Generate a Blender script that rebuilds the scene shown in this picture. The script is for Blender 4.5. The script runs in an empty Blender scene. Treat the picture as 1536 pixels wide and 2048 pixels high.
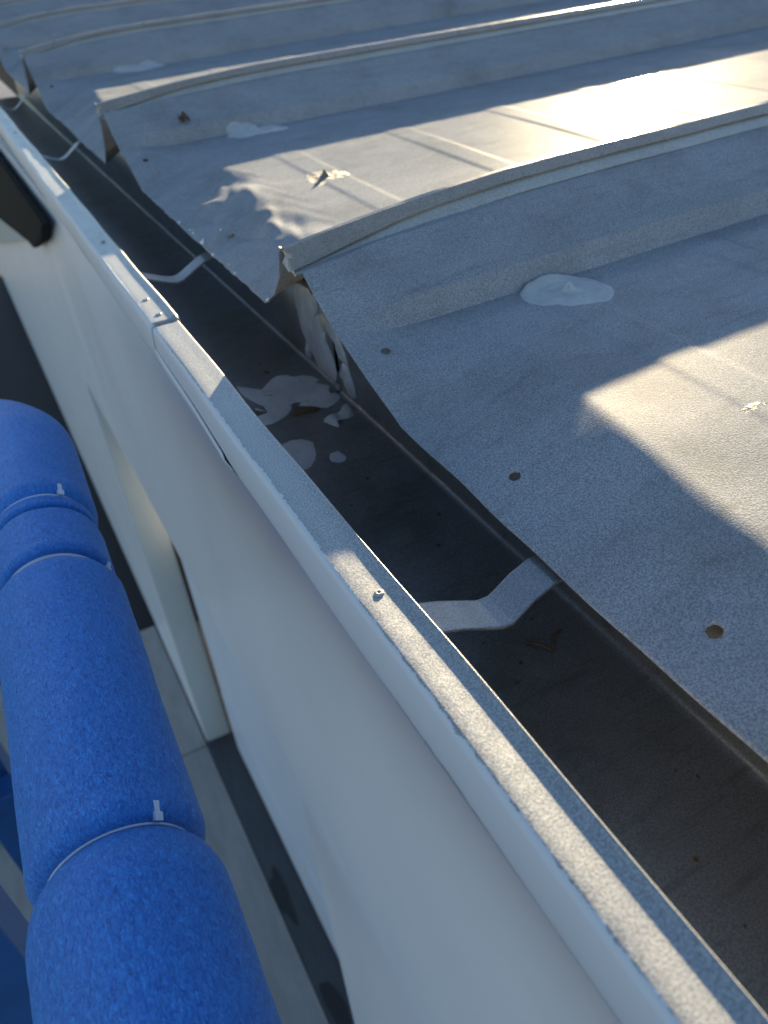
import bpy, math, random
import numpy as np
from mathutils import Matrix, Vector, noise as mnoise

# ------------------------------------------------------------------ frame of the place
# Units: U metres. a = along the gutter (away), r = to the right (over the roof), z up.
U = 0.30
HC = 10.8 * U                       # camera height above the paving
def W(a, r, z):                     # place coordinates (units from the camera point) -> metres
    return (r * U, a * U, HC + z * U)
K = 1.10                            # the roof's own frame: slight fall towards the gutter
RA = np.array((0.999496, -0.006146, 0.031141))
RR = np.array((0.005454, 0.999737, 0.022260))
RN = np.array((-0.031269, -0.022079, 0.999267))
def roofW(P):                       # (n,3) roof coordinates -> metres
    P = np.asarray(P, float) * K
    w = P[:, 0:1] * RA + P[:, 1:2] * RR + P[:, 2:3] * RN
    return np.stack((w[:, 1] * U, w[:, 0] * U, HC + w[:, 2] * U), 1)

scene = bpy.context.scene
col = scene.collection

# ------------------------------------------------------------------ camera
cam = bpy.data.cameras.new('camera')
camo = bpy.data.objects.new('camera', cam); col.objects.link(camo)
ax = (-0.465391, -0.504134, 0.727503); ay = (0.882193, -0.330822, 0.3351); az = (-0.071739, -0.79775, -0.598705)
right = Vector((ay[0], ax[0], az[0])); up = -Vector((ay[1], ax[1], az[1])); back = -Vector((ay[2], ax[2], az[2]))
m = Matrix((right, up, back)).transposed().to_4x4(); m.translation = Vector((0, 0, HC))
camo.matrix_world = m
cam.sensor_fit = 'VERTICAL'; cam.sensor_height = 9.0; cam.sensor_width = 6.75
cam.lens = 1521 / 2048 * 9.0
cam.clip_start = 0.01; cam.clip_end = 2000
cam.dof.use_dof = True; cam.dof.focus_distance = 0.52; cam.dof.aperture_fstop = 2.0
scene.camera = camo

# ------------------------------------------------------------------ sky, sun, exposure
SUN = Vector((0.674, 0.705, 0.2155)).normalized()
world = bpy.data.worlds.new('World'); scene.world = world; world.use_nodes = True
wn = world.node_tree; wn.nodes.clear()
sky = wn.nodes.new('ShaderNodeTexSky'); sky.sky_type = 'NISHITA'; sky.sun_disc = False
sky.sun_elevation = math.asin(SUN.z); sky.sun_rotation = math.atan2(SUN.x, SUN.y)
sky.air_density = 1.0; sky.dust_density = 0.3; sky.ozone_density = 2.2
bg = wn.nodes.new('ShaderNodeBackground'); bg.inputs[1].default_value = 0.05
wo = wn.nodes.new('ShaderNodeOutputWorld')
wn.links.new(sky.outputs[0], bg.inputs[0]); wn.links.new(bg.outputs[0], wo.inputs[0])
sl = bpy.data.lights.new('sun', 'SUN'); sl.energy = 5.0; sl.angle = math.radians(0.5); sl.color = (1.0, 0.82, 0.52)
so = bpy.data.objects.new('sun', sl); col.objects.link(so)
so.rotation_euler = SUN.to_track_quat('Z', 'Y').to_euler()
scene.view_settings.view_transform = 'Standard'; scene.view_settings.look = 'None'
scene.view_settings.exposure = 2.4; scene.view_settings.gamma = 1.0
scene.view_settings.use_curve_mapping = False
scene.cycles.max_bounces = 10; scene.cycles.glossy_bounces = 6
scene.cycles.sample_clamp_indirect = 6.0; scene.cycles.caustics_reflective = False

# ------------------------------------------------------------------ helpers
rng = np.random.default_rng(7); random.seed(7)
def tag(o, label=None, cat=None, group=None, kind=None):
    if label: o['label'] = label
    if cat: o['category'] = cat
    if group: o['group'] = group
    if kind: o['kind'] = kind
    return o
def empty(name, loc):
    o = bpy.data.objects.new(name, None); col.objects.link(o); o.location = loc
    o.empty_display_size = 0.05
    return o
def mesh(name, verts, faces, mat, parent=None, smooth=True, mats=None):
    me = bpy.data.meshes.new(name)
    v = np.asarray(verts, float)
    org = np.array((0., 0., 0.))
    me.from_pydata([tuple(p) for p in v], [], [tuple(f) for f in faces])
    if smooth: me.polygons.foreach_set('use_smooth', [True] * len(me.polygons))
    me.materials.append(mat)
    o = bpy.data.objects.new(name, me); col.objects.link(o)
    me.update()
    if parent is not None:
        o.parent = parent
        root = parent
        off = Vector((0, 0, 0)); p = parent
        while p is not None: off += Vector(p.location); p = p.parent
        o.location = -off        # parents are only ever translated
    return o
def grid_faces(nr, nc, wrap=False):
    f = []
    for i in range(nr - 1):
        for j in range(nc - (0 if wrap else 1)):
            j2 = (j + 1) % nc
            f.append((i * nc + j, i * nc + j2, (i + 1) * nc + j2, (i + 1) * nc + j))
    return f
def solid(o, t, offset=-1):
    md = o.modifiers.new('thickness', 'SOLIDIFY'); md.thickness = t; md.offset = offset
def box_verts(c, sx, sy, sz, bev=0.0):
    x, y, z = c
    v = [(x + i * sx / 2, y + j * sy / 2, z + k * sz / 2) for i in (-1, 1) for j in (-1, 1) for k in (-1, 1)]
    f = [(0, 1, 3, 2), (4, 6, 7, 5), (0, 4, 5, 1), (2, 3, 7, 6), (0, 2, 6, 4), (1, 5, 7, 3)]
    return v, f
def box(name, lo, hi, mat, parent=None, bevel=0.0):
    c = [(a + b) / 2 for a, b in zip(lo, hi)]; s = [b - a for a, b in zip(lo, hi)]
    v, f = box_verts(c, *s)
    o = mesh(name, v, f, mat, parent, smooth=False)
    if bevel:
        md = o.modifiers.new('bevel', 'BEVEL'); md.width = bevel; md.segments = 2
    return o
def fbm(x, y, s=1.0, o=3, z=0.0):
    return mnoise.fractal(Vector((x * s, y * s, z)), 1.0, 2.0, o)
def sstep(a, b, x):
    t = np.clip((x - a) / (b - a), 0, 1); return t * t * (3 - 2 * t)

# ------------------------------------------------------------------ materials
def mat(name):
    m = bpy.data.materials.new(name); m.use_nodes = True
    nt = m.node_tree; b = nt.nodes['Principled BSDF']
    return m, nt, b
def N(nt, t, **kw):
    n = nt.nodes.new(t)
    for k, v in kw.items():
        if k in ('sc', 'det', 'rough', 'dist'):
            n.inputs[{'sc': 'Scale', 'det': 'Detail', 'rough': 'Roughness', 'dist': 'Distortion'}[k]].default_value = v
        else: setattr(n, k, v)
    return n
def coords(nt, scale=(1, 1, 1), rot=(0, 0, 0)):
    g = N(nt, 'ShaderNodeNewGeometry'); mp = N(nt, 'ShaderNodeMapping')
    mp.inputs['Scale'].default_value = scale; mp.inputs['Rotation'].default_value = rot
    nt.links.new(g.outputs['Position'], mp.inputs[0]); return mp.outputs[0]
def ramp(nt, src, stops, interp='LINEAR'):
    r = N(nt, 'ShaderNodeValToRGB'); r.color_ramp.interpolation = interp
    e = r.color_ramp.elements
    while len(e) < len(stops): e.new(0.5)
    for q, (p, c) in zip(e, stops):
        q.position = p; q.color = (c, c, c, 1) if isinstance(c, (int, float)) else (*c, 1)
    nt.links.new(src, r.inputs[0]); return r.outputs[0]
def mix(nt, f, a, b, mode='MIX'):
    mx = N(nt, 'ShaderNodeMix', data_type='RGBA', blend_type=mode)
    if isinstance(f, float): mx.inputs[0].default_value = f
    else: nt.links.new(f, mx.inputs[0])
    for i, s in ((6, a), (7, b)):
        if isinstance(s, tuple): mx.inputs[i].default_value = (*s, 1)
        else: nt.links.new(s, mx.inputs[i])
    return mx.outputs[2]
def bump(nt, h, strength, dist, normal=None):
    b = N(nt, 'ShaderNodeBump'); b.inputs['Strength'].default_value = strength
    b.inputs['Distance'].default_value = dist
    nt.links.new(h, b.inputs['Height'])
    if normal: nt.links.new(normal, b.inputs['Normal'])
    return b.outputs[0]

def galvanised(name, base=(0.50, 0.50, 0.49), metal=0.75, rough=0.42, grain=0.0009, bstr=0.5, dirt=0.35, dirtcol=(0.20, 0.19, 0.17), lo=0.78, hi=1.2, broad=0.06):
    m, nt, b = mat(name)
    p = coords(nt)
    n1 = N(nt, 'ShaderNodeTexNoise', sc=1 / grain, det=2.0, rough=0.6); nt.links.new(p, n1.inputs['Vector'])
    v1 = N(nt, 'ShaderNodeTexVoronoi', sc=1 / grain / 1.3); nt.links.new(p, v1.inputs['Vector'])
    n2 = N(nt, 'ShaderNodeTexNoise', sc=9.0, det=6.0, rough=0.65); nt.links.new(p, n2.inputs['Vector'])
    n3 = N(nt, 'ShaderNodeTexNoise', sc=60.0, det=5.0, rough=0.7); nt.links.new(p, n3.inputs['Vector'])
    # streaks that run down the fall of the sheet
    ps = coords(nt, scale=(14, 110, 60))
    n4 = N(nt, 'ShaderNodeTexNoise', sc=1.0, det=4.0, rough=0.6); nt.links.new(ps, n4.inputs['Vector'])
    c = mix(nt, ramp(nt, n1.outputs[0], [(0.40, 0.0), (0.60, 1.0)]), tuple(x * lo for x in base), tuple(min(1, x * hi) for x in base))
    c = mix(nt, ramp(nt, n2.outputs[0], [(0.48, 0.0), (0.78, dirt)]), c, dirtcol)
    c = mix(nt, ramp(nt, n4.outputs[0], [(0.55, 0.0), (0.80, dirt * 0.8)]), c, dirtcol)
    c = mix(nt, ramp(nt, n3.outputs[0], [(0.62, 0.0), (0.80, dirt * 0.7)]), c, tuple(min(1, x * 1.35) for x in base))
    nt.links.new(c, b.inputs['Base Color'])
    b.inputs['Metallic'].default_value = metal
    r = ramp(nt, n3.outputs[0], [(0.3, rough - 0.06), (0.7, rough + 0.10)])
    nt.links.new(r, b.inputs['Roughness'])
    h = bump(nt, n1.outputs[0], bstr, grain * 0.30)
    h = bump(nt, v1.outputs[0], bstr * 0.5, grain * 0.2, h)
    h = bump(nt, n2.outputs[0], broad, 0.004, h)
    nt.links.new(h, b.inputs['Normal'])
    return m

M = {}
M['roof'] = galvanised('galvanised_roof', (0.270, 0.280, 0.302), 0.04, 0.78, 0.0012, 0.95, 0.58, (0.145, 0.145, 0.145), 0.72, 1.28, 0.0)
def sheen(m, fac=0.03, rough=0.18):
    # the zinc skin: a tight specular lobe over the weathered surface, plus smeared tone and tiny bright spangles, their sparkle painted into the colour
    nt = m.node_tree; b1 = nt.nodes['Principled BSDF']; b1.inputs['Specular IOR Level'].default_value = 0.0
    out = [n for n in nt.nodes if n.type == 'OUTPUT_MATERIAL'][0]
    src = b1.inputs['Base Color'].links[0].from_socket
    p = coords(nt, scale=(5, 16, 8))
    n5 = N(nt, 'ShaderNodeTexNoise', sc=1.0, det=6.0, rough=0.62, dist=0.6); nt.links.new(p, n5.inputs['Vector'])
    c = mix(nt, ramp(nt, n5.outputs[0], [(0.30, 0.0), (0.50, 0.5), (0.72, 1.0)]), (0.90, 0.90, 0.90), (1.12, 1.11, 1.10))
    c = mix(nt, 1.0, src, c, 'MULTIPLY')
    pv = coords(nt); vo = N(nt, 'ShaderNodeTexVoronoi', sc=1300.0); nt.links.new(pv, vo.inputs['Vector'])
    sp = N(nt, 'ShaderNodeSeparateColor'); nt.links.new(vo.outputs['Color'], sp.inputs[0])
    c = mix(nt, ramp(nt, sp.outputs[0], [(0.90, 0.0), (0.96, 0.40)]), c, (0.48, 0.49, 0.51))
    # hairline scratches across the fall
    px = coords(nt, scale=(60, 900, 300), rot=(0, 0, 0.5)); n6 = N(nt, 'ShaderNodeTexNoise', sc=1.0, det=2.0); nt.links.new(px, n6.inputs['Vector'])
    c = mix(nt, ramp(nt, n6.outputs[0], [(0.70, 0.0), (0.76, 0.5)]), c, (0.10, 0.10, 0.10))
    nt.links.new(c, b1.inputs['Base Color'])
    gl = N(nt, 'ShaderNodeBsdfGlossy', distribution='BECKMANN'); gl.inputs['Roughness'].default_value = rough
    gl.inputs['Color'].default_value = (0.85, 0.84, 0.82, 1)
    lw = N(nt, 'ShaderNodeLayerWeight'); lw.inputs['Blend'].default_value = 0.35
    mu = N(nt, 'ShaderNodeMath', operation='MULTIPLY'); nt.links.new(lw.outputs['Facing'], mu.inputs[0]); mu.inputs[1].default_value = fac
    ms = N(nt, 'ShaderNodeMixShader'); nt.links.new(mu.outputs[0], ms.inputs[0])
    nt.links.new(b1.outputs[0], ms.inputs[1]); nt.links.new(gl.outputs[0], ms.inputs[2])
    g2 = N(nt, 'ShaderNodeBsdfGlossy', distribution='BECKMANN'); g2.inputs['Roughness'].default_value = 0.50
    g2.inputs['Color'].default_value = (0.9, 0.86, 0.80, 1)
    m2 = N(nt, 'ShaderNodeMixShader'); m2.inputs[0].default_value = 0.015
    nt.links.new(ms.outputs[0], m2.inputs[1]); nt.links.new(g2.outputs[0], m2.inputs[2]); nt.links.new(m2.outputs[0], out.inputs[0])
sheen(M['roof'])
M['cap'] = galvanised('seam_metal', (0.40, 0.335, 0.285), 0.45, 0.30, 0.0013, 0.3, 0.5, (0.22, 0.18, 0.15))
M['fold'] = galvanised('seam_fold_metal', (0.46, 0.44, 0.40), 0.40, 0.36, 0.0013, 0.3, 0.3)
M['trough'] = galvanised('gutter_inside', (0.165, 0.17, 0.175), 0.35, 0.36, 0.0012, 0.10, 0.8, (0.06, 0.055, 0.04))
M['strap'] = galvanised('strap_metal', (0.28, 0.285, 0.30), 0.7, 0.42, 0.0011, 0.7, 0.3)
M['lip'] = galvanised('lip_metal', (0.34, 0.342, 0.345), 0.25, 0.34, 0.0010, 0.35, 0.14, lo=0.7, hi=1.3)

def gutter_front_mat():
    # galvanised lip with white paint carried over the edge in a ragged line; place r is world x / U
    m = galvanised('gutter_lip_and_paint', (0.34, 0.342, 0.345), 0.25, 0.34, 0.0010, 0.35, 0.14, lo=0.7, hi=1.3)
    nt = m.node_tree; b1 = nt.nodes['Principled BSDF']
    out = [n for n in nt.nodes if n.type == 'OUTPUT_MATERIAL'][0]
    b2 = N(nt, 'ShaderNodeBsdfPrincipled')
    b2.inputs['Base Color'].default_value = (0.62, 0.61, 0.615, 1); b2.inputs['Roughness'].default_value = 0.5
    g = N(nt, 'ShaderNodeNewGeometry'); sp = N(nt, 'ShaderNodeSeparateXYZ'); nt.links.new(g.outputs['Position'], sp.inputs[0])
    p = coords(nt)
    na = N(nt, 'ShaderNodeTexNoise', sc=150.0, det=4.0, rough=0.75); nt.links.new(p, na.inputs['Vector'])
    nb = N(nt, 'ShaderNodeTexNoise', sc=22.0, det=3.0); nt.links.new(p, nb.inputs['Vector'])
    ad = N(nt, 'ShaderNodeMath', operation='MULTIPLY_ADD'); nt.links.new(na.outputs[0], ad.inputs[0]); ad.inputs[1].default_value = 0.0060; nt.links.new(sp.outputs[0], ad.inputs[2])
    ad2 = N(nt, 'ShaderNodeMath', operation='MULTIPLY_ADD'); nt.links.new(nb.outputs[0], ad2.inputs[0]); ad2.inputs[1].default_value = 0.004; nt.links.new(ad.outputs[0], ad2.inputs[2])
    lt = N(nt, 'ShaderNodeMath', operation='LESS_THAN'); nt.links.new(ad2.outputs[0], lt.inputs[0]); lt.inputs[1].default_value = 0.389 * U + 0.0050
    # thin cracks and chips in the paint
    pc = coords(nt, scale=(30, 9, 30))
    nc = N(nt, 'ShaderNodeTexNoise', sc=1.0, det=5.0, rough=0.75); nt.links.new(pc, nc.inputs['Vector'])
    cr = ramp(nt, nc.outputs[0], [(0.735, 1.0), (0.745, 0.0)])
    mu = N(nt, 'ShaderNodeMath', operation='MULTIPLY'); nt.links.new(lt.outputs[0], mu.inputs[0]); nt.links.new(cr, mu.inputs[1])
    nd = N(nt, 'ShaderNodeTexNoise', sc=35.0, det=3.0); nt.links.new(p, nd.inputs['Vector'])
    nt.links.new(bump(nt, nd.outputs[0], 0.15, 0.002), b2.inputs['Normal'])
    ms = N(nt, 'ShaderNodeMixShader'); nt.links.new(mu.outputs[0], ms.inputs[0])
    nt.links.new(b1.outputs[0], ms.inputs[1]); nt.links.new(b2.outputs[0], ms.inputs[2]); nt.links.new(ms.outputs[0], out.inputs[0])
    return m
M['front'] = gutter_front_mat()

def paint(name, base, rough=0.45, nscale=3.0, var=0.06, bs=0.1):
    m, nt, b = mat(name); p = coords(nt)
    n = N(nt, 'ShaderNodeTexNoise', sc=nscale, det=6.0, rough=0.65); nt.links.new(p, n.inputs['Vector'])
    c = mix(nt, ramp(nt, n.outputs[0], [(0.35, 0.0), (0.75, 1.0)]), base, tuple(x * (1 - var * 3) for x in base))
    nt.links.new(c, b.inputs['Base Color']); b.inputs['Roughness'].default_value = rough
    nt.links.new(bump(nt, n.outputs[0], bs, 0.01), b.inputs['Normal'])
    return m
M['wall'] = paint('white_wall_paint', (0.88, 0.86, 0.87), 0.30, 1.6, 0.03, 0.2)
def panel_waves(m):
    nt = m.node_tree; b = nt.nodes['Principled BSDF']; p = coords(nt, scale=(1, 1.6, 0.6), rot=(0.6, 0, 0))
    n = N(nt, 'ShaderNodeTexNoise', sc=1.3, det=1.5); nt.links.new(p, n.inputs['Vector'])
    src = b.inputs['Normal'].links[0].from_socket
    nt.links.new(bump(nt, n.outputs[0], 0.35, 0.07, src), b.inputs['Normal'])
panel_waves(M['wall'])
M['door'] = paint('white_door_paint', (0.78, 0.78, 0.84), 0.35, 2.0, 0.03, 0.1)
M['jamb'] = paint('grey_jamb', (0.50, 0.53, 0.52), 0.6, 3.0, 0.04)
M['dark'] = paint('dark_fill', (0.03, 0.03, 0.03), 0.9, 3.0)  # flat dark colour; beside the door it stands in for shade
M['black'] = paint('black_steel', (0.004, 0.004, 0.004), 0.85, 8.0)
M['black'].node_tree.nodes['Principled BSDF'].inputs['Specular IOR Level'].default_value = 0.15
M['canopy'] = paint('grey_canopy_sheet', (0.42, 0.45, 0.43), 0.5, 3.0)
M['bluesteel'] = paint('blue_steel_paint', (0.008, 0.075, 0.26), 0.4, 12.0, 0.1)
M['tie'] = paint('white_nylon', (0.72, 0.74, 0.80), 0.4, 60.0, 0.05)
M['hose'] = paint('turquoise_plastic', (0.02, 0.26, 0.27), 0.4, 10.0)
M['sealant'] = paint('dried_sealant', (0.47, 0.47, 0.475), 0.55, 40.0, 0.08, 0.5)
M['sealantcrust'] = paint('sunbaked_sealant', (0.19, 0.185, 0.17), 0.65, 60.0, 0.1, 0.8)
M['sealantgutter'] = paint('grey_gutter_sealant', (0.50, 0.52, 0.54), 0.32, 25.0, 0.12, 0.25)
M['rust'] = paint('rusty_stain', (0.10, 0.055, 0.02), 0.7, 50.0, 0.2)
M['leaf'] = paint('dry_leaf', (0.16, 0.08, 0.035), 0.7, 120.0, 0.2)
M['drop'] = paint('white_drip', (0.80, 0.80, 0.78), 0.3, 60.0)
M['stain'] = paint('dark_wet_stain', (0.018, 0.016, 0.015), 0.5, 12.0)

def slab_mat(name, base, nsc=5.0):
    m, nt, b = mat(name); p = coords(nt, scale=(3.0, 0.8, 1))
    n = N(nt, 'ShaderNodeTexNoise', sc=nsc, det=7.0, rough=0.7); nt.links.new(p, n.inputs['Vector'])
    c = mix(nt, ramp(nt, n.outputs[0], [(0.3, 0.0), (0.72, 1.0)]), tuple(x * 0.72 for x in base), base)
    nt.links.new(c, b.inputs['Base Color']); b.inputs['Roughness'].default_value = 0.8
    nt.links.new(bump(nt, n.outputs[0], 0.3, 0.01), b.inputs['Normal']); return m
M['slab'] = slab_mat('concrete_paving', (0.36, 0.335, 0.31))
M['threshold'] = slab_mat('dark_threshold', (0.075, 0.078, 0.085), 7.0)
M['ground'] = slab_mat('pale_bounce_ground', (0.24, 0.235, 0.23), 2.0)  # ground beyond the paving, made pale to bounce light onto the white wall
M['asphalt'] = slab_mat('dark_asphalt', (0.018, 0.018, 0.02), 2.0)

def foam_mat():
    m, nt, b = mat('blue_foam')
    p = coords(nt); ps = coords(nt, scale=(1.0, 0.42, 1.0))
    n1 = N(nt, 'ShaderNodeTexNoise', sc=600.0, det=3.5, rough=0.7, dist=1.2); nt.links.new(ps, n1.inputs['Vector'])
    n2 = N(nt, 'ShaderNodeTexNoise', sc=120.0, det=4.0, rough=0.7); nt.links.new(p, n2.inputs['Vector'])
    n3 = N(nt, 'ShaderNodeTexNoise', sc=25.0, det=3.0); nt.links.new(p, n3.inputs['Vector'])
    c = mix(nt, ramp(nt, n1.outputs[0], [(0.33, 0.0), (0.68, 1.0)]), (0.004, 0.088, 0.44), (0.065, 0.36, 0.95))
    c = mix(nt, ramp(nt, n2.outputs[0], [(0.58, 0.0), (0.82, 0.4)]), c, (0.005, 0.07, 0.36))
    c = mix(nt, ramp(nt, n3.outputs[0], [(0.55, 0.0), (0.85, 0.45)]), c, (0.025, 0.19, 0.70))
    nt.links.new(c, b.inputs['Base Color']); b.inputs['Roughness'].default_value = 0.52
    b.inputs['Sheen Weight'].default_value = 0.25; b.inputs['Sheen Roughness'].default_value = 0.4
    b.inputs['Sheen Tint'].default_value = (0.35, 0.6, 1, 1)
    b.inputs['Subsurface Weight'].default_value = 0.0
    h = bump(nt, n1.outputs[0], 1.0, 0.0022); h = bump(nt, n2.outputs[0], 0.35, 0.003, h)
    nt.links.new(h, b.inputs['Normal']); return m
M['foam'] = foam_mat()

# ------------------------------------------------------------------ ground and paving (structure)
A_EDGE = 12.3
g = mesh('ground', [(-600, -600, -0.12), (600, -600, -0.12), (600, 600, -0.12), (-600, 600, -0.12)], [(0, 1, 2, 3)], M['ground'], smooth=False)
tag(g, kind='structure')
rd = mesh('road', [W(A_EDGE + .02, -16, 0)[:2] + (-.10,), W(A_EDGE + .02, 3, 0)[:2] + (-.10,), W(70, 3, 0)[:2] + (-.10,), W(70, -16, 0)[:2] + (-.10,)], [(0, 1, 2, 3)], M['asphalt'], smooth=False)
tag(rd, kind='structure')
WY0, WM = 0.58, 0.02                 # the wall stands at r = WY0 - WM * a
FL = -10.8
pav = empty('pavement', W(0, 0, FL)); tag(pav, kind='structure')
rows = [(-6.1, -1.1), (-1.08, 3.90), (3.92, 8.89), (8.91, A_EDGE)]
for (a0, a1) in rows:
    for (r0, r1) in ((-7.6, -5.82), (-5.8, -3.42), (-3.4, None)):
        if r1 is None: e0, e1 = WY0 - WM * a0 - 0.03, WY0 - WM * a1 - 0.03
        else: e0 = e1 = r1
        t = W(0, 0, FL)[2]; b_ = t - 0.09
        P = [W(a0, r0, FL), W(a0, e0, FL), W(a1, e1, FL), W(a1, r0, FL)]
        v = [(x, y, t) for x, y, _ in P] + [(x, y, b_) for x, y, _ in P]
        o = mesh('paving_slab', v, [(0, 1, 2, 3), (7, 6, 5, 4), (0, 4, 5, 1), (1, 5, 6, 2), (2, 6, 7, 3), (3, 7, 4, 0)], M['slab'], pav, smooth=False)
        md = o.modifiers.new('bevel', 'BEVEL'); md.width = 0.004; md.segments = 2

# ------------------------------------------------------------------ white building
bld = empty('white_building', W(0, WY0, FL))
tag(bld, 'low white painted building with a recessed doorway under the gutter', 'building')
D0, D1, LZ = 2.72, 9.0, -3.82        # doorway from a = D0 to D1, lintel height
TOPZ = -1.37
def wall_piece(name, a0, a1, z0, z1, thick=0.28, mt='wall'):
    v = []
    for a in (a0, a1):
        for dr in (0, thick):
            for z in (z0, z1): v.append(W(a, WY0 - WM * a + dr, z))
    f = [(0, 1, 3, 2), (4, 6, 7, 5), (0, 4, 5, 1), (2, 3, 7, 6), (0, 2, 6, 4), (1, 5, 7, 3)]
    return mesh(name, v, f, M[mt], bld, smooth=False)
wall_piece('wall', -7.0, D0, FL, TOPZ)
wall_piece('lintel', D0 + 0.0, D1 - 0.0, LZ, TOPZ)
wall_piece('wall', D1, 40.0, FL, TOPZ)
# far jamb reveal lining, a dark strip put in for the shade beside the door, the door leaf and the threshold
def lining(name, a0, a1, dr0, dr1, z0, z1, mt):
    v = []
    for a in (a0, a1):
        for dr in (dr0, dr1):
            for z in (z0, z1): v.append(W(a, WY0 - WM * a + dr, z))
    f = [(0, 1, 3, 2), (4, 6, 7, 5), (0, 4, 5, 1), (2, 3, 7, 6), (0, 2, 6, 4), (1, 5, 7, 3)]
    return mesh(name, v, f, M[mt], bld, smooth=False)
lining('door_jamb', D1 - 0.05, D1 - 0.005, 0.012, 0.40, FL + 0.012, LZ - 0.006, 'jamb')
lining('door_gap_shade', D1 - 0.30, D1 - 0.06, 0.47, 0.52, FL + 0.012, LZ, 'dark')
lining('door_leaf', D0 - 0.2, D1 - 0.42, 0.42, 0.50, FL + 0.05, LZ + 0.1, 'door')
lining('door_reflection_strip', D0 - 0.1, D1 - 0.47, 0.405, 0.418, FL + 0.06, FL + 1.5, 'door')  # added strip standing in for a lighter bluish reflection at the door foot
th = lining('threshold', D0, D1 - 0.055, -0.02, 0.60, FL - 0.3, FL + 0.006, 'threshold')
for (a, r, ra, rr_) in ((5.84, 0.545, 0.42, 0.10), (4.05, 0.62, 0.5, 0.10)):
    pts = []
    for k in range(28):
        t = 2 * math.pi * k / 28; q = 1 + 0.18 * math.sin(3 * t + a) + 0.1 * math.sin(5 * t)
        pts.append(W(a + ra * q * math.cos(t), r + rr_ * q * math.sin(t), FL + 0.016))
    so_ = mesh('wet_stain', pts + [(x, y, z - 0.002) for x, y, z in pts], [tuple(range(28))], M['stain'], th, smooth=False)
# the other three walls of the building, so that it stands under its roof
def far_wall(a0, r0, a1, r1):
    n = Vector((r1 - r0, a1 - a0)).normalized() * 0.3
    v = []
    for (a, r) in ((a0, r0), (a1, r1), (a1 + n.x, r1 - n.y), (a0 + n.x, r0 - n.y)):
        v += [W(a, r, FL - 0.3), W(a, r, -1.55)]
    mesh('wall', v, [(0, 1, 3, 2), (2, 3, 5, 4), (4, 5, 7, 6), (6, 7, 1, 0), (0, 2, 4, 6), (1, 7, 5, 3)], M['wall'], bld, smooth=False)
far_wall(40, 16.5, -6.9, 16.5); far_wall(39.7, 0.2, 39.7, 16.4); far_wall(-6.6, 16.2, -6.6, 1.1)
# board behind the gutter that closes the eaves
v = []
for a in (-6.9, 39.9):
    for r in (1.03, 1.10):
        for z in (-1.45, -1.08 + 0.0285 * a): v.append(W(a, r, z))
mesh('eaves_board', v, [(0, 1, 3, 2), (4, 6, 7, 5), (0, 4, 5, 1), (2, 3, 7, 6), (0, 2, 6, 4), (1, 5, 7, 3)], M['dark'], bld, smooth=False)

# ------------------------------------------------------------------ metal roof
# sheet s lies between rib s (its far side) and rib s+1 (near face and cap)
RIBC = [-3.05, -0.50, 2.04, 4.53, 7.49, 10.15, 12.85, 15.6, 18.3, 21.1, 23.9, 26.7]
RIBZ = [-.70, -.70, -.674, -.657, -.662, -.675, -.675, -.675, -.675, -.675, -.675, -.675]     # cap height up the roof
RIBE = [-.753, -.753, -.746, -.712, -.732, -.742, -.74, -.74, -.74, -.74, -.74, -.74]         # cap height at the eaves
PANZ = [-.905, -.905, -.897, -.930, -.935, -.935, -.935, -.935, -.935, -.935, -.935]
PANE = [-.998, -.998, -1.000, -1.052, -1.07, -1.07, -1.07, -1.07, -1.07, -1.07, -1.07]
EV = 0.70                            # the sheets end at r = EV (roof units)
def gpan(Y, X, s):                   # how far the pan is turned down towards the eaves
    sh = 0.11 * (X - (RIBC[s + 1] - 1.15))
    sh = np.clip(sh, -0.08, 0.05)
    Yb = 1.025 + sh
    d = np.clip(Yb - Y, 0, None)
    z = np.where(d < 0.036, d * d / 0.072, d - 0.018)
    return z / (Yb - EV - 0.018)
def gcap(Y): return np.clip((1.75 - Y) / 1.05, 0, 1) ** 2
def wflare(Y): return 1 - sstep(0.70, 0.99, Y)
SEG = [6, 8, 8, 128, 46, 16, 22, 6]
def controls(s):
    c0, c1 = RIBC[s], RIBC[s + 1]; z0, z1 = RIBZ[s], RIBZ[s + 1]; e0, e1 = RIBE[s], RIBE[s + 1]
    p, q = PANZ[s], PANE[s]; h = z0 - p; H = e0 - q
    inner = [(c0 + .004, z0 - .006), (c0 + .055, z0 - .42 * h), (c0 + .12, z0 - .86 * h), (c0 + .20, p),
             (c1 - .68, p), (c1 - .362, p), (c1 - .326, p + .068), (c1 - .11, z1 - .070), (c1 - .070, z1 - .058)]
    eave = [(c0 + .004, e0 - .006), (c0 + .05, e0 - .42 * H), (c0 + .133, e0 - .80 * H), (c0 + .23, q + .006),
            (c1 - .66, q), (c1 - .362, q + .80 * (e1 - .118 - q)), (c1 - .305, e1 - .118), (c1 - .155, e1 - .026), (c1 - .085, e1 - .050)]
    return inner, eave
CR = rng.normal(size=(40, 4))
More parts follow.
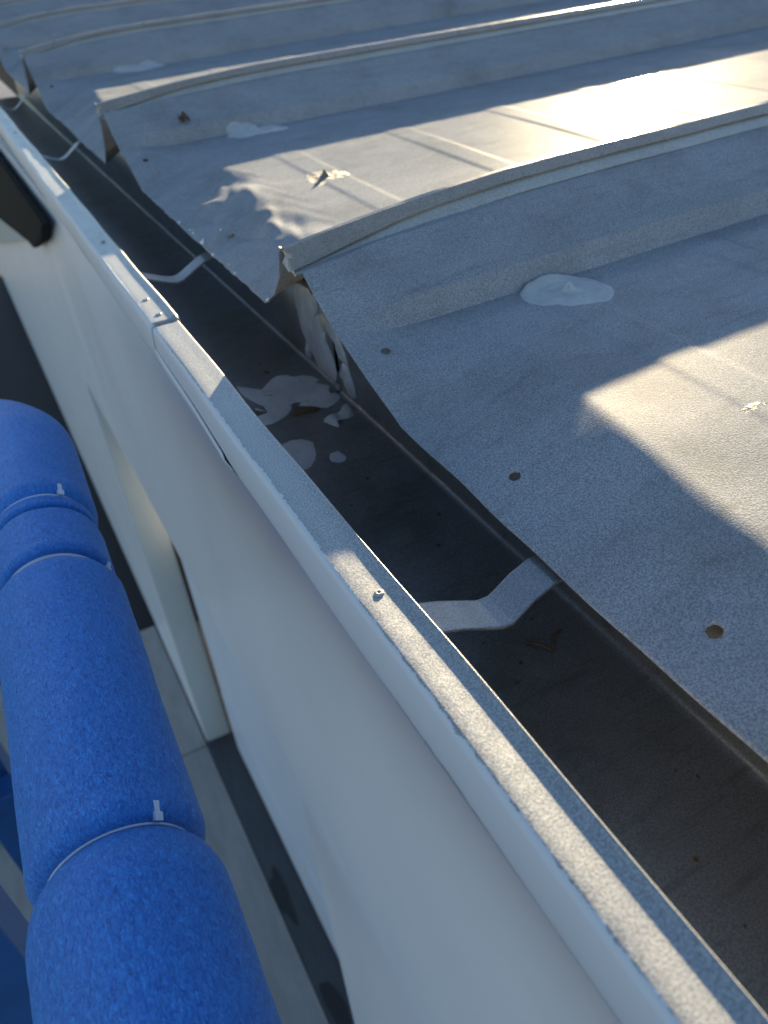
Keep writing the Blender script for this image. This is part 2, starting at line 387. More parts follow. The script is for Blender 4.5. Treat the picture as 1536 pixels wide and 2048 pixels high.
def crumple(X, Y):                   # hammered dents along the eaves of the second sheet
    z = np.zeros_like(X)
    dents = [(3.36, 1.00, .10, .045, -.016), (3.12, .97, .09, .05, .014), (3.02, .90, .07, .05, -.016), (2.93, .80, .06, .05, .016),
             (2.78, .84, .07, .05, -.014), (2.70, .90, .08, .03, .016), (2.66, .98, .09, .04, -.010), (2.56, .86, .06, .05, .010),
             (3.22, .86, .06, .05, .012), (3.10, .80, .05, .04, -.010), (2.84, .95, .05, .035, .010), (3.45, .90, .12, .06, -.008), (2.46, 1.0, .08, .05, .008)]
    for (x, y, sx, sy, a) in dents: z = z + .8 * a * np.exp(-((X - x) / sx) ** 2 - ((Y - y) / sy) ** 2)
    z = z + .004 * np.sin(X * 31 + 3 * np.sin(Y * 23)) * np.sin(Y * 37 + 2) * sstep(1.16, .85, Y) * sstep(2.35, 2.6, X) * sstep(3.75, 3.4, X)
    return z
def sheet_grid(s, Y):
    inner, eave = controls(s)
    X = []; Z = []
    for i in range(len(SEG)):
        f = np.arange(SEG[i]) / SEG[i]
        X.append((i, f))
    X.append((len(SEG) - 1, np.array([1.0])))
    idx = np.concatenate([np.full(len(f), i) for i, f in X]); fr = np.concatenate([f for i, f in X])
    inner = np.array(inner); eave = np.array(eave)
    def lerp(tab, k): return tab[idx, k] * (1 - fr) + tab[idx + 1, k] * fr
    xi, zi, xe, ze = lerp(inner, 0), lerp(inner, 1), lerp(eave, 0), lerp(eave, 1)
    Yc = Y[:, None]
    w = wflare(Yc)
    Xg = xi[None] * (1 - w) + xe[None] * w
    gc = gcap(Yc); ctl = []
    for q in range(len(inner)):          # height of every fold line along the sheet
        if q in (2, 3, 4): t = gpan(Yc, inner[q, 0], s) * (.8 if q == 2 else 1)
        elif q == 5: t = w
        elif q == 6: t = .5 * w + .5 * gc
        else: t = gc
        ctl.append(inner[q, 1] * (1 - t) + eave[q, 1] * t)
    ctl = np.concatenate(ctl, 1)
    Zg = ctl[:, idx] * (1 - fr[None]) + ctl[:, idx + 1] * fr[None]
    pan = (idx == 3)
    gp = gpan(Yc, Xg, s)
    Zg = np.where(pan[None], zi[None] * (1 - gp) + ze[None] * gp, Zg)
    # shallow pressed cross swages, slightly oil-canned flats
    sw = np.zeros_like(Yc)
    for c in np.arange(1.335, 9, 0.585):
        sw = sw + sstep(c - .072, c - .050, Yc) * (1 - sstep(c + .050, c + .072, Yc))
    flat = np.interp(idx + fr, [0, 2.9, 3.04, 4.8, 5.0, 8], [0, 0, 1, 1, 0, 0])
    ramp_y = sstep(1.0, 1.3, Yc)
    Zg = Zg + (.0028 + .0010 * np.sin(Xg * 4 + s)) * sw * flat[None]
    oil = np.sin(Xg * 3.1 + s * 2.1) * np.sin(Yc * 2.3 + s) * .0025 + np.sin(Xg * 7.3 + Yc * 3.7 + s) * .0005
    Zg = Zg + oil * flat[None] * ramp_y
    Zg = Zg + .0009 * np.sin(Xg * 17 + Yc * 9 + s) * flat[None] * (1 - ramp_y) + .0016 * np.sin(Xg * 6.0 + s) * (1 - ramp_y) * flat[None]
    if s == 2: Zg = Zg + crumple(Xg, Yc * np.ones_like(Xg))
    Yg = Yc * np.ones_like(Xg)
    # the cut edge is not perfectly straight
    e = sstep(.80, .70, Yg) * (.003 * np.sin(Xg * 5 + s) + .0012 * np.sin(Xg * 23 + s) + (.0018 * np.sin(Xg * 61 + 4 * np.sin(Xg * 7)) * np.sin(Xg * 3.1) if s == 2 else 0))
    return Xg, Yg + e, Zg
YR = np.concatenate([np.arange(.70, 1.25, .0082), np.arange(1.25, 4.2, .0115), np.arange(4.2, 15.3, .22)])
YRfar = np.concatenate([np.arange(.70, 1.25, .02), np.arange(1.25, 4.2, .045), np.arange(4.2, 15.3, .3)])
def zsurf(s, x, y):                  # height of sheet s above roof point (x, y)
    Xg, Yg, Zg = sheet_grid(s, np.array([y])); return float(np.interp(x, Xg[0], Zg[0]))
HOLES = {1: [(1.606, .790, .0135), (1.039, .789, .0135), (.513, .800, .0140)],
         2: [(4.05, .785, .014), (2.85, .796, .014)], 3: [(7.02, .805, .015), (6.07, .790, .013)], 4: [(9.75, .79, .015), (9.1, .78, .013)]}
roof = empty('metal_roof', W(0, 1.0, -0.95))
tag(roof, 'galvanised standing seam metal roof with turned down sheets draining into the gutter', 'roof')
sheets = {}
def build_sheet(s):
    near = s <= 3
    Y = YR if s <= 4 else YRfar
    Xg, Yg, Zg = sheet_grid(s, Y)
    nr, nc = Xg.shape
    P = np.stack([Xg.ravel(), Yg.ravel(), Zg.ravel()], 1)
    F = np.array(grid_faces(nr, nc))
    for (hx, hy, hr) in HOLES.get(s, []):
        cen = P[F].mean(1); d = np.hypot(cen[:, 0] - hx, cen[:, 1] - hy)
        keep = d > hr * 1.02
        gone = F[~keep].ravel(); F = F[keep]
        bd = np.intersect1d(gone, F.ravel())
        dv = P[bd, :2] - np.array((hx, hy)); L = np.linalg.norm(dv, axis=1)
        P[bd, :2] = np.array((hx, hy)) + dv / L[:, None] * hr
        for q in bd: P[q, 2] = zsurf(s, P[q, 0], P[q, 1])
    o = mesh('roof_sheet', roofW(P), F.tolist(), M['roof'], roof)
    # crisp folds: the bends of the profile are sharp edges
    ev = np.empty(len(o.data.edges) * 2, int); o.data.edges.foreach_get('vertices', ev); ev = ev.reshape(-1, 2)
    folds = [int(sum(SEG[:q])) for q in (5, 6, 7)]
    sh_ = (ev[:, 0] % nc == ev[:, 1] % nc) & np.isin(ev[:, 0] % nc, folds)
    at = o.data.attributes.new('sharp_edge', 'BOOLEAN', 'EDGE'); at.data.foreach_set('value', sh_)
    solid(o, 0.0009)
    sheets[s] = o
    return o
for s in range(1, 10): build_sheet(s)
lab = {1: 'nearest roof sheet with a round smear of grey sealant and drilled holes', 2: 'second roof sheet with hammered dents at its eaves and a sun glare',
       3: 'third roof sheet seen between the second and third seams'}
for s, t in lab.items(): sheets[s]['label'] = t

# standing seam caps: the folded upper strip and the strip that shows below it
def strip_loft(sections, caps=True):
    n = len(sections[0]); v = [p for sec in sections for p in sec]; f = []
    for i in range(len(sections) - 1):
        for j in range(n):
            k = (j + 1) % n
            f.append((i * n + j, i * n + k, (i + 1) * n + k, (i + 1) * n + j))
    if caps: f += [tuple(range(n - 1, -1, -1)), tuple((len(sections) - 1) * n + j for j in range(n))]
    return v, f
def build_cap(k):
    Y = np.concatenate([np.arange(.705, 4.6, .025), np.arange(4.6, 15.3, .15)])
    up_, lo_ = [], []
    for y in Y:
        t = float(gcap(np.array(y))); z = RIBZ[k] * (1 - t) + RIBE[k] * t
        c = RIBC[k] + .004 * math.sin(y * 2.1 + k)
        q = float(sstep(.68, 1.20, np.array(y)))
        j = .0008 * math.sin(y * 13 + k) + .0004 * math.sin(y * 31)
        mx, mz = c - .050 * q - .072 * (1 - q), z - .024 * q - .044 * (1 - q)
        up_.append([(c + .004, y, z - .004), (c - .002, y, z + .001), (c - .016, y, z - .001 + j), (mx, y, mz + j), (mx + .002, y, mz - .004 + j), (mx + .012, y, mz - .003), (c - .008, y, z - .012)])
        lx, lz = c - .083, z - .056
        lo_.append([(c - .03, y, z - .022), (mx + .011, y, mz - .004), (lx + .006, y, lz + .006 + 2 * j), (lx, y, lz + j), (lx + .008, y, lz - .006), (c - .02, y, z - .05)])
    v, f = strip_loft(up_)
    o = mesh('seam_cap', roofW(v), f, M['cap'], sheets[k - 1] if (k - 1) in sheets else roof, smooth=False)
    v, f = strip_loft(lo_)
    mesh('seam_fold', roofW(v), f, M['fold'], sheets[k - 1] if (k - 1) in sheets else roof, smooth=False)
    if k in (2, 3, 4):               # the torn tab at the eaves end of the seam
        c, z = RIBC[k], RIBE[k]
        tb = [(c + .006, .698, z + .002), (c - .034, .706, z - .006), (c - .030, .690, z - .030), (c - .055, .696, z - .052), (c - .060, .712, z - .050), (c - .04, .716, z - .010)]
        tb2 = [(a + .006, r + .008, b - .002) for a, r, b in tb]
        v, f = strip_loft([tb, tb2])
        mesh('seam_tab', roofW(v), f, M['cap'], sheets[k - 1], smooth=False)
for k in range(2, 11): build_cap(k)

# ------------------------------------------------------------------ sealant on the roof
def sealant(s, cx, cy, ax_, ay_, h, name, matn, seed, rot=0.0, rough=.16, peak=0.0, nr=16, na=48, spiral=0.0, label=None):
    sd = float(seed); P = []; 
    for i in range(nr + 1):
        t = i / nr
        for j in range(na):
            th_ = 2 * math.pi * j / na
            q = 1 + rough * (math.sin(2 * th_ + sd) * .5 + math.sin(3 * th_ + sd * 2) * .35 + math.sin(7 * th_ + sd * 3) * .15 + .25 * fbm(math.cos(th_) * 3, math.sin(th_) * 3, 1.0, 3, sd))
            u_, v_ = math.cos(th_) * t * q * ax_, math.sin(th_) * t * q * ay_
            x = cx + u_ * math.cos(rot) - v_ * math.sin(rot); y = cy + u_ * math.sin(rot) + v_ * math.cos(rot)
            prof = (1 - t ** 6) ** .6 if t < 1 else 0
            z = zbase(s, x, y, t) + h * prof * (1 + .5 * fbm(x * 22, y * 22, 1.0, 4, sd)) - (.0035 if t == 1 else 0)
            if spiral: z += h * .35 * math.sin(9 * t * math.pi + th_) * prof * spiral
            if peak: z += peak * math.exp(-((t / .13) ** 2)) * (1 + .3 * math.sin(th_ * 2 + sd))
            P.append((x, y, z))
    F = grid_faces(nr + 1, na, True)
    o = mesh(name, roofW(P), F, M[matn], sheets[s])
    if label: o['label'] = label
    return o
_cache = {}
def zbase(s, x, y, t):
    z0 = zsurf_fast(s, x, y)
    if t == 1: return z0
    zz = np.mean([zsurf_fast(s, x + d * math.cos(q), y + d * math.sin(q)) for d in (.03, .06) for q in np.arange(0, 6.2, .9)])
    return max(z0, zz) if t < .9 else z0 + (max(z0, zz) - z0) * (1 - t) / .1
def zsurf_fast(s, x, y):
    if s not in _cache:
        Yv = np.arange(.7, 4.6, .02); _cache[s] = (Yv, *sheet_grid(s, Yv))
    Yv, Xg, Yg, Zg = _cache[s]
    i = min(max((y - .7) / .02, 0), len(Yv) - 1.001); k = int(i); f = i - k
    return float(np.interp(x, Xg[k], Zg[k]) * (1 - f) + np.interp(x, Xg[k + 1], Zg[k + 1]) * f)
sealant(1, 1.585, 1.365, .100, .135, .006, 'sealant_patch', 'sealant', 3, .25, .13, .020, 20, 64, .35, 'round grey sealant smear with a raised nipple')
sealant(1, .845, 1.335, .08, .095, .0022, 'sealant_patch', 'sealantcrust', 9, .3, .35, .0, 20, 64, .0, 'cracked cream sealant patch in the sun')
sealant(2, 3.10, 1.31, .12, .075, .0035, 'sealant_patch', 'sealantcrust', 5, .4, .55, .022, 20, 64, .0, 'crusty cream sealant patch with a torn peak')
sealant(2, 4.10, 1.37, .10, .13, .010, 'sealant_patch', 'sealant', 11, .2, .5, .02, 16, 48, .0, 'white sealant daub at the foot of the seam')
sealant(3, 7.06, 1.50, .11, .17, .010, 'sealant_patch', 'sealant', 12, .2, .5, .012, 14, 40)

# drips of sealant on the cut edge of the second sheet
for (x, dy, r_) in ((2.956, .0, .011), (2.98, .012, .006), (3.09, .004, .006), (3.12, .012, .004), (3.14, .006, .005), (3.27, .0, .007), (2.815, -.004, .007), (2.58, .0, .005), (2.257, .0, .008), (2.66, .006, .004), (2.93, .075, .005)):
    v = []; nn = 8
    for i in range(5):
        for j in range(nn):
            a = math.pi * i / 4; b = 2 * math.pi * j / nn
            v.append((x + r_ * math.sin(a) * math.cos(b) * (1 + .3 * math.sin(b * 2 + x * 9)), .706 + dy + r_ * .8 * math.sin(a) * math.sin(b), zsurf_fast(2, x, .71 + dy) + .003 + r_ * .7 * math.cos(a)))
    mesh('sealant_drip', roofW(v), grid_faces(5, nn, True), M['drop'], sheets[2])

# a curled dry leaf caught on the near face of the third seam
v = []
for i in range(7):
    for j in range(5):
        t, w_ = i / 6 - .5, j / 4 - .5
        x = 4.235 + .05 * w_ * (1 - 3 * t * t); y = 1.06 + .055 * t
        v.append((x, y, zsurf_fast(2, x, y) + .012 + .03 * abs(w_) + .012 * math.sin(t * 9)))
lf = mesh('dry_leaf', roofW(v), grid_faces(7, 5), M['leaf']); solid(lf, 0.0006)
tag(lf, 'curled brown dry leaf lying on the near face of a seam', 'leaf')

# ------------------------------------------------------------------ gutter
gut = empty('box_gutter', W(0, .7, -1.36))
tag(gut, 'galvanised box gutter with white painted front and riveted lip joint', 'gutter')
JA = 2.60                            # the far length laps over the near one here
def loft_profile(name, fun, A, mt, parent, thick=0.0, closed=False, smooth=True):
    secs = [fun(a) for a in A]; n = len(secs[0])
    v = [W(a, r, z) for a, sec in zip(A, secs) for (r, z) in sec]
    o = mesh(name, v, grid_faces(len(A), n, closed), M[mt], parent, smooth)
    if thick: solid(o, thick, 0)
    return o
def trough(off):
    def f(a):
        w = .0025 * math.sin(a * 1.7) + .0015 * math.sin(a * 4.1)
        b = [(.985, -1.075 + .0285 * a), (.985, -1.28), (.985, -1.345 - off), (.975, -1.358 - off), (.955, -1.362 - off), (.80, -1.360 - off + w), (.62, -1.360 - off), (.50, -1.360 - off), (.47, -1.35 - off), (.455, -1.30)]
        return b
    return f
A_near = np.concatenate([np.arange(-6.5, -.6, .4), np.arange(-.6, 2.5, .05)])
A_far = np.arange(2.42, 13.0, .08)
loft_profile('trough', trough(0), A_near, 'trough', gut, 0.001)
loft_profile('trough', trough(-.006), A_far, 'trough', gut, 0.001)
def rim(a):                          # height of the turned-up inner rim of the lip
    if a > JA: return .008
    return .0082 * float(1 - sstep(1.0, 1.9, np.array(a))) + .0008
def front(a):
    w = .0022 * math.sin(a * 3.3) + .0012 * math.sin(a * 9.1 + 1)
    h = .0015 * math.sin(a * 2.3 + 1)
    rm = rim(a)
    return [(.455, -1.302), (.432, -1.25), (.402, -1.20), (.386 + w, -1.150), (.3785 + w, -1.115), (.3755 + w, -1.07), (.3765 + w, -1.035), (.3785 + w, -1.012), (.381 + w, -1.003 + h), (.386 + w, -.9985 + h), (.392 + w, -.997 + h),
            (.41 + w, -.9965 + h), (.43 + w, -.9965 + h), (.448 + w, -.9965 + h), (.459 + w, -.9955 + h + rm * .15), (.466 + w, -.996 + h + rm * .6), (.470 + w, -.996 + h + rm), (.472 + w, -.999 + h + rm), (.4715 + w, -1.02), (.4705 + w, -1.035)]
A_f = np.concatenate([np.arange(-6.5, -.6, .3), np.arange(-.6, JA + .12, .02)])
loft_profile('gutter_front', front, A_f, 'front', gut, 0.0008)
def front2(a):
    P = front(a); o = .004
    e = float(sstep(JA - .001, JA + .12, np.array(a)))
    Q = []
    for i, (r, z) in enumerate(P):
        if i < 7: Q.append((r - o, z))
        elif i < 17: Q.append((r - o * (1 - (i - 7) / 10), z + o * .8))
        else: Q.append((r + .004, z + (o * .8 if i == 17 else 0)))
    return Q
loft_profile('gutter_front', front2, np.arange(JA - .02, 13.0, .03), 'front', gut, 0.0009)
# lower skirt of the far length carries on past the joint and ends in a raw cut
def skirt(a):
    P = front(a)[:6]; t = (JA - .02 - a) / .74
    return [(r - .0040, z - .0 if i < 3 else z - .05 * t * (i - 2) / 3) for i, (r, z) in enumerate(P)]
loft_profile('gutter_skirt', skirt, np.arange(1.86, JA - .01, .03), 'front', gut, 0.0016)
# rivets in the lip
def rivet(a, r, z, rad=.0085, hh=.0045):
    prof = [(rad * 1.25, 0), (rad * 1.2, hh * .6), (rad * .85, hh), (rad * .5, hh * 1.05), (rad * .34, hh * .9), (rad * .3, -.004), (0.0005, -.006)]
    v = []; n = 14
    for (q, zz) in prof:
        for j in range(n): v.append(W(a + q * math.cos(2 * math.pi * j / n), r + q * math.sin(2 * math.pi * j / n), z + zz))
    return mesh('rivet', v, grid_faces(len(prof), n, True), M['lip'], gut)
rivet(.985, .428, -.996); rivet(2.84, .424, -.990); rivet(2.665, .428, -.990); rivet(3.70, .434, -.990); rivet(7.2, .43, -.99)
# bent brace straps across the trough
def strap(a0):
    pts = [(.462, -1.045), (.50, -1.058), (.56, -1.082), (.61, -1.100), (.64, -1.108), (.665, -1.109), (.69, -1.105), (.73, -1.094), (.78, -1.080), (.86, -1.072), (.975, -1.072)]
    wd = .046; v = []
    for i, (r, z) in enumerate(pts):
        z = z + max(0, (r - .62)) * .06 * a0
        for da, dz in ((-wd, 0), (-wd * .9, .0012), (wd * .9, .0012), (wd, 0), (wd, -.006), (-wd, -.006)):
            v.append(W(a0 + da + .01 * math.sin(i), r, z + dz))
    n = 6; f = []
    for i in range(len(pts) - 1):
        for j in range(n):
            k = (j + 1) % n; f.append((i * n + j, i * n + k, (i + 1) * n + k, (i + 1) * n + j))
    f += [tuple(range(n - 1, -1, -1)), tuple((len(pts) - 1) * n + j for j in range(n))]
    mesh('brace_strap', v, f, M['strap'], gut, smooth=False)
for a0 in (-1.4, .93, 3.34, 6.45, 9.5): strap(a0)

# sealant in the gutter joint: patches laid on a plane from an outline
def patch(name, outline, origin, e1, e2, nrm, th_, matn, seed, label=None, parent=gut):
    # outline: points (p, q) in e1, e2; built as rings shrunk to the middle, irregular thickness
    o_ = np.array(outline, float); n = len(o_)
    # resample the outline smoothly
    R_ = []
    for i in range(n):
        p0, p1, p2, p3 = o_[i - 1], o_[i], o_[(i + 1) % n], o_[(i + 2) % n]
        for t in (0, .25, .5, .75):
            R_.append(.5 * ((2 * p1) + (-p0 + p2) * t + (2 * p0 - 5 * p1 + 4 * p2 - p3) * t * t + (-p0 + 3 * p1 - 3 * p2 + p3) * t ** 3))
    R_ = np.array(R_); c = R_.mean(0); n = len(R_); v = []; rings = 7
    O, E1, E2, NN = map(np.array, (origin, e1, e2, nrm))
    for i in range(rings + 1):
        t = i / rings
        for k in range(n):
            q = c + (R_[k] - c) * t
            if i > 2: q = q + .009 * np.array((fbm(q[0] * 20, q[1] * 20, 1, 3, seed), fbm(q[0] * 20, q[1] * 20, 1, 3, seed + 5)))
            h_ = th_ * (1 - t ** 5) * (1 + .7 * fbm(q[0] * 16, q[1] * 16, 1, 3, seed)) if i < rings else -.002
            p = O + E1 * q[0] + E2 * q[1] + NN * h_
            v.append(W(*p))
    ob = mesh(name, v, grid_faces(rings + 1, n, True), M[matn], parent)
    if label: ob['label'] = label
    return ob
BW = ((0, .9835, 0), (1, 0, 0), (0, 0, 1), (0, -1, 0))       # back wall: e1 = along, e2 = up
FLR = ((0, 0, -1.359), (1, 0, 0), (0, 1, 0), (0, 0, 1))      # trough floor
patch('gutter_sealant', [(2.79, -1.04), (2.62, -1.02), (2.55, -1.12), (2.50, -1.20), (2.44, -1.28), (2.48, -1.352), (2.62, -1.352), (2.68, -1.30), (2.76, -1.24), (2.80, -1.14)], *BW, .012, 'sealantgutter', 2.0, 'grey sealant smeared up the back of the gutter joint')
patch('gutter_sealant', [(2.47, -1.05), (2.40, -1.10), (2.345, -1.18), (2.33, -1.215), (2.37, -1.22), (2.42, -1.17), (2.48, -1.10)], *BW, .014, 'sealantgutter', 3.0)
patch('gutter_sealant', [(2.375, -1.215), (2.33, -1.23), (2.295, -1.29), (2.29, -1.335), (2.33, -1.335), (2.37, -1.29), (2.39, -1.24)], *BW, .020, 'sealantgutter', 4.0)
patch('gutter_sealant', [(2.76, .60), (2.58, .66), (2.70, .80), (2.66, .90), (2.58, .978), (2.46, .978), (2.38, .96), (2.34, .88), (2.42, .80), (2.36, .72), (2.36, .60)], *FLR, .007, 'sealantgutter', 5.0, 'grey sealant smeared across the floor of the gutter joint')
patch('gutter_sealant', [(2.295, .965), (2.235, .945), (2.225, .90), (2.235, .855), (2.20, .872), (2.185, .86), (2.225, .835), (2.255, .835), (2.265, .88), (2.275, .92), (2.315, .945)], *FLR, .016, 'sealantgutter', 6.0, 'small curl of grey sealant on the gutter floor')
patch('gutter_sealant', [(2.19, .62), (2.20, .70), (2.14, .745), (2.05, .72), (1.99, .66), (2.02, .58), (2.12, .56)], *FLR, .004, 'sealantgutter', 7.0)
patch('gutter_sealant', [(2.03, .75), (2.04, .79), (1.99, .80), (1.96, .77), (1.99, .74)], *FLR, .003, 'sealantgutter', 8.0)
for i, (a, z0, z1, w_) in enumerate(((2.70, -1.03, -1.20, .020), (2.64, -1.05, -1.30, .016), (2.53, -1.16, -1.34, .022), (2.58, -1.02, -1.12, .014), (2.44, -1.03, -1.10, .014), (2.72, -1.24, -1.345, .018))):
    patch('gutter_sealant', [(a - w_ * .6, z0), (a + w_ * .5, z0 - .01), (a + w_, (z0 + z1) / 2), (a + w_ * .5, z1), (a - w_ * .4, z1 + .01), (a - w_, (z0 * .4 + z1 * .6))], *BW, .013, 'sealantgutter', 20.0 + i)
patch('rust_stain', [(2.86, .80), (2.80, .86), (2.72, .84), (2.70, .78), (2.78, .76)], *FLR, .0025, 'rust', 9.0)
patch('rust_stain', [(2.40, .78), (2.39, .84), (2.345, .86), (2.335, .80), (2.355, .74)], *FLR, .0035, 'rust', 10.0)
# grit and a bent twig lying in the trough
for i in range(26):
    a = rng.uniform(-.2, 2.1); r = rng.uniform(.66, .94); s_ = rng.uniform(.002, .0055)
    v = [W(a + s_ * math.cos(t) * rng.uniform(.6, 1.5), r + s_ * math.sin(t), -1.3585 + zz) for zz in (0, s_ * .8) for t in np.arange(0, 6.2, 1.05)]
    n = 6; f = [tuple(range(6, 12))] + [(j, (j + 1) % 6, 6 + (j + 1) % 6, 6 + j) for j in range(6)]
    mesh('grit', v, f, M['rust'], gut, smooth=False)
def tube(path, rad, nseg=8):
    path = [Vector(p) for p in path]; v = []
    for i, p in enumerate(path):
        d = (path[min(i + 1, len(path) - 1)] - path[max(i - 1, 0)]).normalized()
        a = d.cross(Vector((0, 0, 1)))
        if a.length < 1e-4: a = Vector((1, 0, 0))
        a.normalize(); b = d.cross(a)
        rr_ = rad[i] if isinstance(rad, (list, tuple)) else rad
        for j in range(nseg):
            t = 2 * math.pi * j / nseg; v.append(p + a * math.cos(t) * rr_ + b * math.sin(t) * rr_)
    f = grid_faces(len(path), nseg, True)
    f += [tuple(range(nseg - 1, -1, -1)), tuple((len(path) - 1) * nseg + j for j in range(nseg))]
    return [tuple(q) for q in v], f
v, f = tube([W(1.00, .80, -1.352), W(.975, .825, -1.350), W(.95, .835, -1.352), W(.985, .87, -1.350), W(.99, .895, -1.352)], .0009, 6)
tw = mesh('twig', v, f, M['leaf']); tag(tw, 'tiny bent brown twig lying on the gutter floor near the strap', 'twig')

# ------------------------------------------------------------------ black bracket and canopy at the far end
can = empty('canopy', W(9, .3, -2.2)); tag(can, 'black steel bracket holding a grey canopy sheet at the far wall', 'canopy')
def prism(name, pts, dv, mt, parent):
    n = len(pts); v = [W(*p) for p in pts] + [W(p[0] + dv[0], p[1] + dv[1], p[2] + dv[2]) for p in pts]
    f = [tuple(range(n - 1, -1, -1)), tuple(range(n, 2 * n))] + [(i, (i + 1) % n, n + (i + 1) % n, n + i) for i in range(n)]
    return mesh(name, v, f, M[mt], parent, smooth=False)
prism('bracket', [(7.04, .40, -1.78), (8.2, .37, -2.12), (9.0, .36, -2.23), (17.0, .20, -3.60), (17.0, .20, -1.45), (6.2, .40, -1.45)], (0, -.05, 0), 'black', can)
prism('canopy_sheet', [(9.2, .37, -2.28), (22, .10, -5.4), (22, .10, -5.3), (17, .2, -3.6)], (0, -.06, 0), 'canopy', can)

# ------------------------------------------------------------------ padded rail with ties
rail = empty('padded_rail', W(1.2, -.165, -1.30))
tag(rail, 'guard rail wrapped in bright blue foam tubes held by white cable ties', 'rail')
RZ, RR0 = -1.30, .158
RS = 1.12
def WR(p): return W(p[0] * RS, p[1] * RS, p[2] * RS)
def rail_path(s):                    # s: distance along the rail in units; bends left at the far end
    a_b = 2.48; rad = .42
    y = -.185 + .017 * s
    if s <= a_b: return np.array((s, y, RZ)), np.array((1, .017, 0))
    t = (s - a_b) / rad
    if t < math.pi / 2:
        return np.array((a_b + rad * math.sin(t), y - rad * (1 - math.cos(t)), RZ - .04 * t)), np.array((math.cos(t), -math.sin(t), -.06))
    q = (t - math.pi / 2) * rad
    return np.array((a_b + rad, y - rad - q, RZ - .06 - .1 * q)), np.array((0, -1, -.1))
def foam(s0, s1, r0, round0=.03, round1=.03, seed=0, squeeze0=.75, squeeze1=.75, parent=rail):
    S = np.concatenate([s0 + (s1 - s0) * np.array((0, .0008, .002, .004, .008)), np.arange(s0 + .01 * (s1 - s0) + .004, s1 - .006, .007), s1 - (s1 - s0) * np.array((.006, .002, .0008, 0))])
    S = np.unique(np.clip(S, s0, s1)); n = 110; v = []
    for s in S:
        c, d = rail_path(s); d = d / np.linalg.norm(d)
        e1 = np.cross(d, (0, 0, 1)); e1 /= np.linalg.norm(e1); e2 = np.cross(e1, d)
        k0 = min((s - s0) / round0, 1); k1 = min((s1 - s) / round1, 1)
        R0 = r0 * (squeeze0 + (1 - squeeze0) * math.sqrt(1 - (1 - k0) ** 2)) if k0 < 1 else r0
        R1 = r0 * (squeeze1 + (1 - squeeze1) * math.sqrt(1 - (1 - k1) ** 2)) if k1 < 1 else r0
        R_ = min(R0, R1)
        for j in range(n):
            t = 2 * math.pi * j / n
            x, y = math.cos(t), math.sin(t)
            nz = .018 * fbm(s * 2.2 + seed, x * 1.2 + y * .7, 1, 2, seed + y) + .008 * mnoise.noise(Vector((s * 16, x * 3.4, y * 3.4 + seed))) + .0045 * mnoise.noise(Vector((s * 70, x * 14, y * 14)))
            p = c + (e1 * x + e2 * y) * (R_ * (1 + nz))
            v.append(WR(p))
    f = grid_faces(len(S), n, True) + [tuple(range(n - 1, -1, -1)), tuple((len(S) - 1) * n + j for j in range(n))]
    return mesh('foam_tube', v, f, M['foam'], parent)
foam(-.5, .885, .168, .05, .12, 1, .8, .62)
foam(.880, 1.715, .158, .04, .06, 2, .78, .66)
foam(1.735, 1.955, .150, .03, .045, 3, .90, .82)
foam(1.965, 2.02, .142, .012, .015, 4, .9, .88)
foam(2.025, 3.9, .156, .05, .05, 5, .80, .8)
def tie(s, r, ang, tail=(.035, .02)):
    c, d = rail_path(s); d = d / np.linalg.norm(d)
    e1 = np.cross(d, (0, 0, 1)); e1 /= np.linalg.norm(e1); e2 = np.cross(e1, d)
    v = []; n = 60
    for j in range(n):
        t = 2 * math.pi * j / n; u_ = e1 * math.cos(t) + e2 * math.sin(t)
        for (dd, q) in ((-.006, 0), (-.006, .005), (.006, .005), (.006, 0)):
            v.append(WR(c + d * dd + u_ * (r + q)))
    f = []
    for j in range(n):
        for q in range(4): f.append((j * 4 + q, j * 4 + (q + 1) % 4, ((j + 1) % n) * 4 + (q + 1) % 4, ((j + 1) % n) * 4 + q))
    o = mesh('cable_tie', v, f, M['tie'], rail, smooth=False)
    u_ = e1 * math.cos(ang) + e2 * math.sin(ang); w_ = np.cross(d, u_)
    p = c + u_ * (r + .012)
    ring = []
    secs = [(-.004, .009, .008), (.010, .010, .008), (.012, .006, .004), (.020, .006, .003), (.030, .007, .003)]
    bend = w_ * .12 + d * .5 + u_ * .35; bend = bend / np.linalg.norm(bend)
    for (q, h1, h2) in secs:
        cc = p + bend * q * (tail[0] / .035)
        for (i1, i2) in ((-1, -1), (1, -1), (1, 1), (-1, 1)): ring.append(cc + w_ * h1 * i1 * .8 + np.cross(bend, w_) * h2 * i2)
    v = [WR(q) for q in ring]; f = []
    for i in range(len(secs) - 1):
        for j in range(4): f.append((i * 4 + j, i * 4 + (j + 1) % 4, (i + 1) * 4 + (j + 1) % 4, (i + 1) * 4 + j))
    f += [(3, 2, 1, 0), tuple(len(ring) - 4 + j for j in range(4))]
    mesh('tie_head', v, f, M['tie'], o, smooth=False)
tie(.883, .126, math.radians(180 - 50)); tie(1.727, .124, math.radians(180 - 12), (.025, .02)); tie(2.022, .130, math.radians(180 - 55))
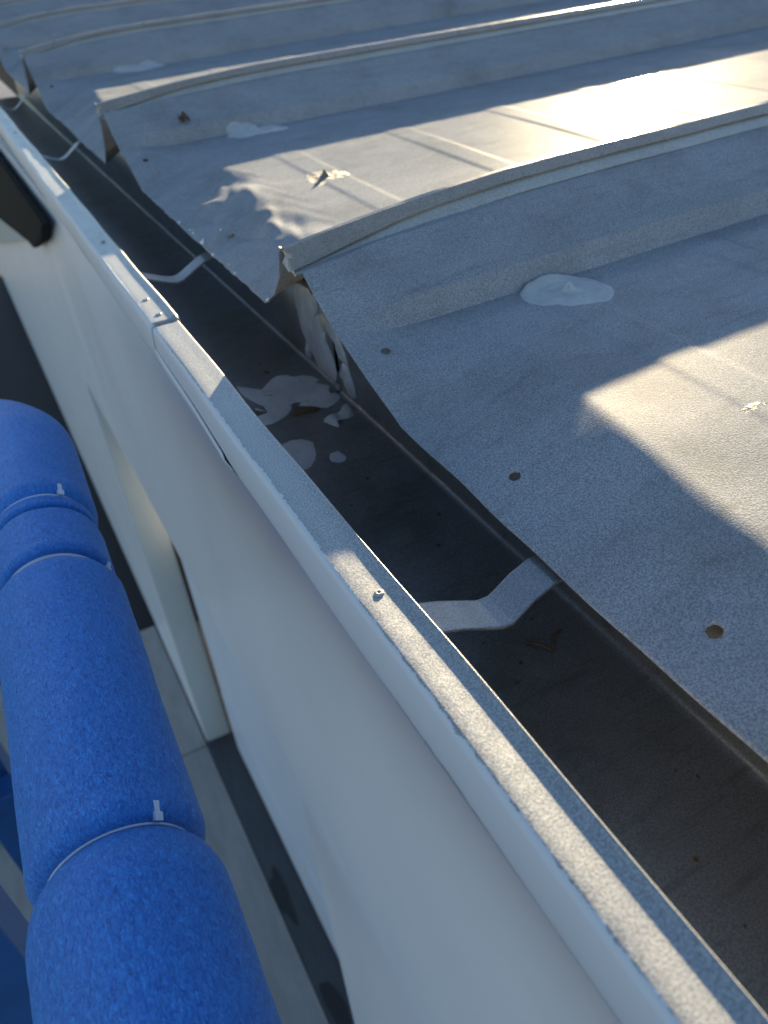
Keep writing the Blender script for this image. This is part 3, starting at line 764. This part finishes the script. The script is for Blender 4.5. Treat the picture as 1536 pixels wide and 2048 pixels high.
# inner steel pipe
v, f = tube([WR(rail_path(s)[0]) for s in np.arange(-.55, 4.0, .05)], .075 * U, 20)
mesh('rail_pipe', v, f, M['bluesteel'], rail)

# ------------------------------------------------------------------ blue steel ladder under the rail
lad = empty('steel_ladder', W(3.0, -1.2, FL)); tag(lad, 'blue painted steel access ladder with flat rungs below the padded rail', 'ladder')
def bar(name, p, q, w, h, parent=lad):
    p, q = Vector(W(*p)), Vector(W(*q)); d = (q - p).normalized()
    s_ = d.cross(Vector((0, 0, 1)))
    if s_.length < .05: s_ = Vector((0, 1, 0))
    s_.normalize(); t = s_.cross(d); v = []
    for c in (p, q):
        for i, j in ((-1, -1), (1, -1), (1, 1), (-1, 1)): v.append(tuple(c + s_ * (w * U / 2 * i) + t * (h * U / 2 * j)))
    o = mesh(name, v, [(3, 2, 1, 0), (4, 5, 6, 7), (0, 1, 5, 4), (1, 2, 6, 5), (2, 3, 7, 6), (3, 0, 4, 7)], M['bluesteel'], parent, smooth=False)
    md = o.modifiers.new('bevel', 'BEVEL'); md.width = .002; md.segments = 2
    return o

bar('tread', (3.63, -2.6, -4.02), (3.63, -.86, -4.02), .17, .10)
bar('tread', (2.435, -2.6, -4.02), (2.435, -.86, -4.02), .23, .10)
bar('tread', (2.13, -2.6, -4.02), (2.13, -.86, -4.02), .27, .10)
bar('stringer', (1.9, -.80, -4.02), (3.85, -.80, -4.02), .10, .2)
bar('stringer', (1.9, -2.65, -4.02), (3.85, -2.65, -4.02), .10, .2)
for (a, r) in ((3.88, -1.16), (3.88, -2.6), (1.8, -2.6), (1.8, -.85)):
    bar('post', (a, r, -10.78), (a, r, -1.62 if r > -1.5 else -4.1), .20, .26)
bar('top_rail', (3.85, -1.16, -1.56), (1.8, -.85, -1.56), .16, .12)

# a scrap of turquoise hose on the paving behind the ladder
v, f = tube([W(9.1 + .35 * math.cos(t), -2.75 + .3 * math.sin(t), FL + .12) for t in np.arange(0, 5.9, .2)], .10 * U, 10)
ho = mesh('hose', v, f, M['hose']); tag(ho, 'turquoise hose loop lying on the paving behind the blue rail', 'hose')
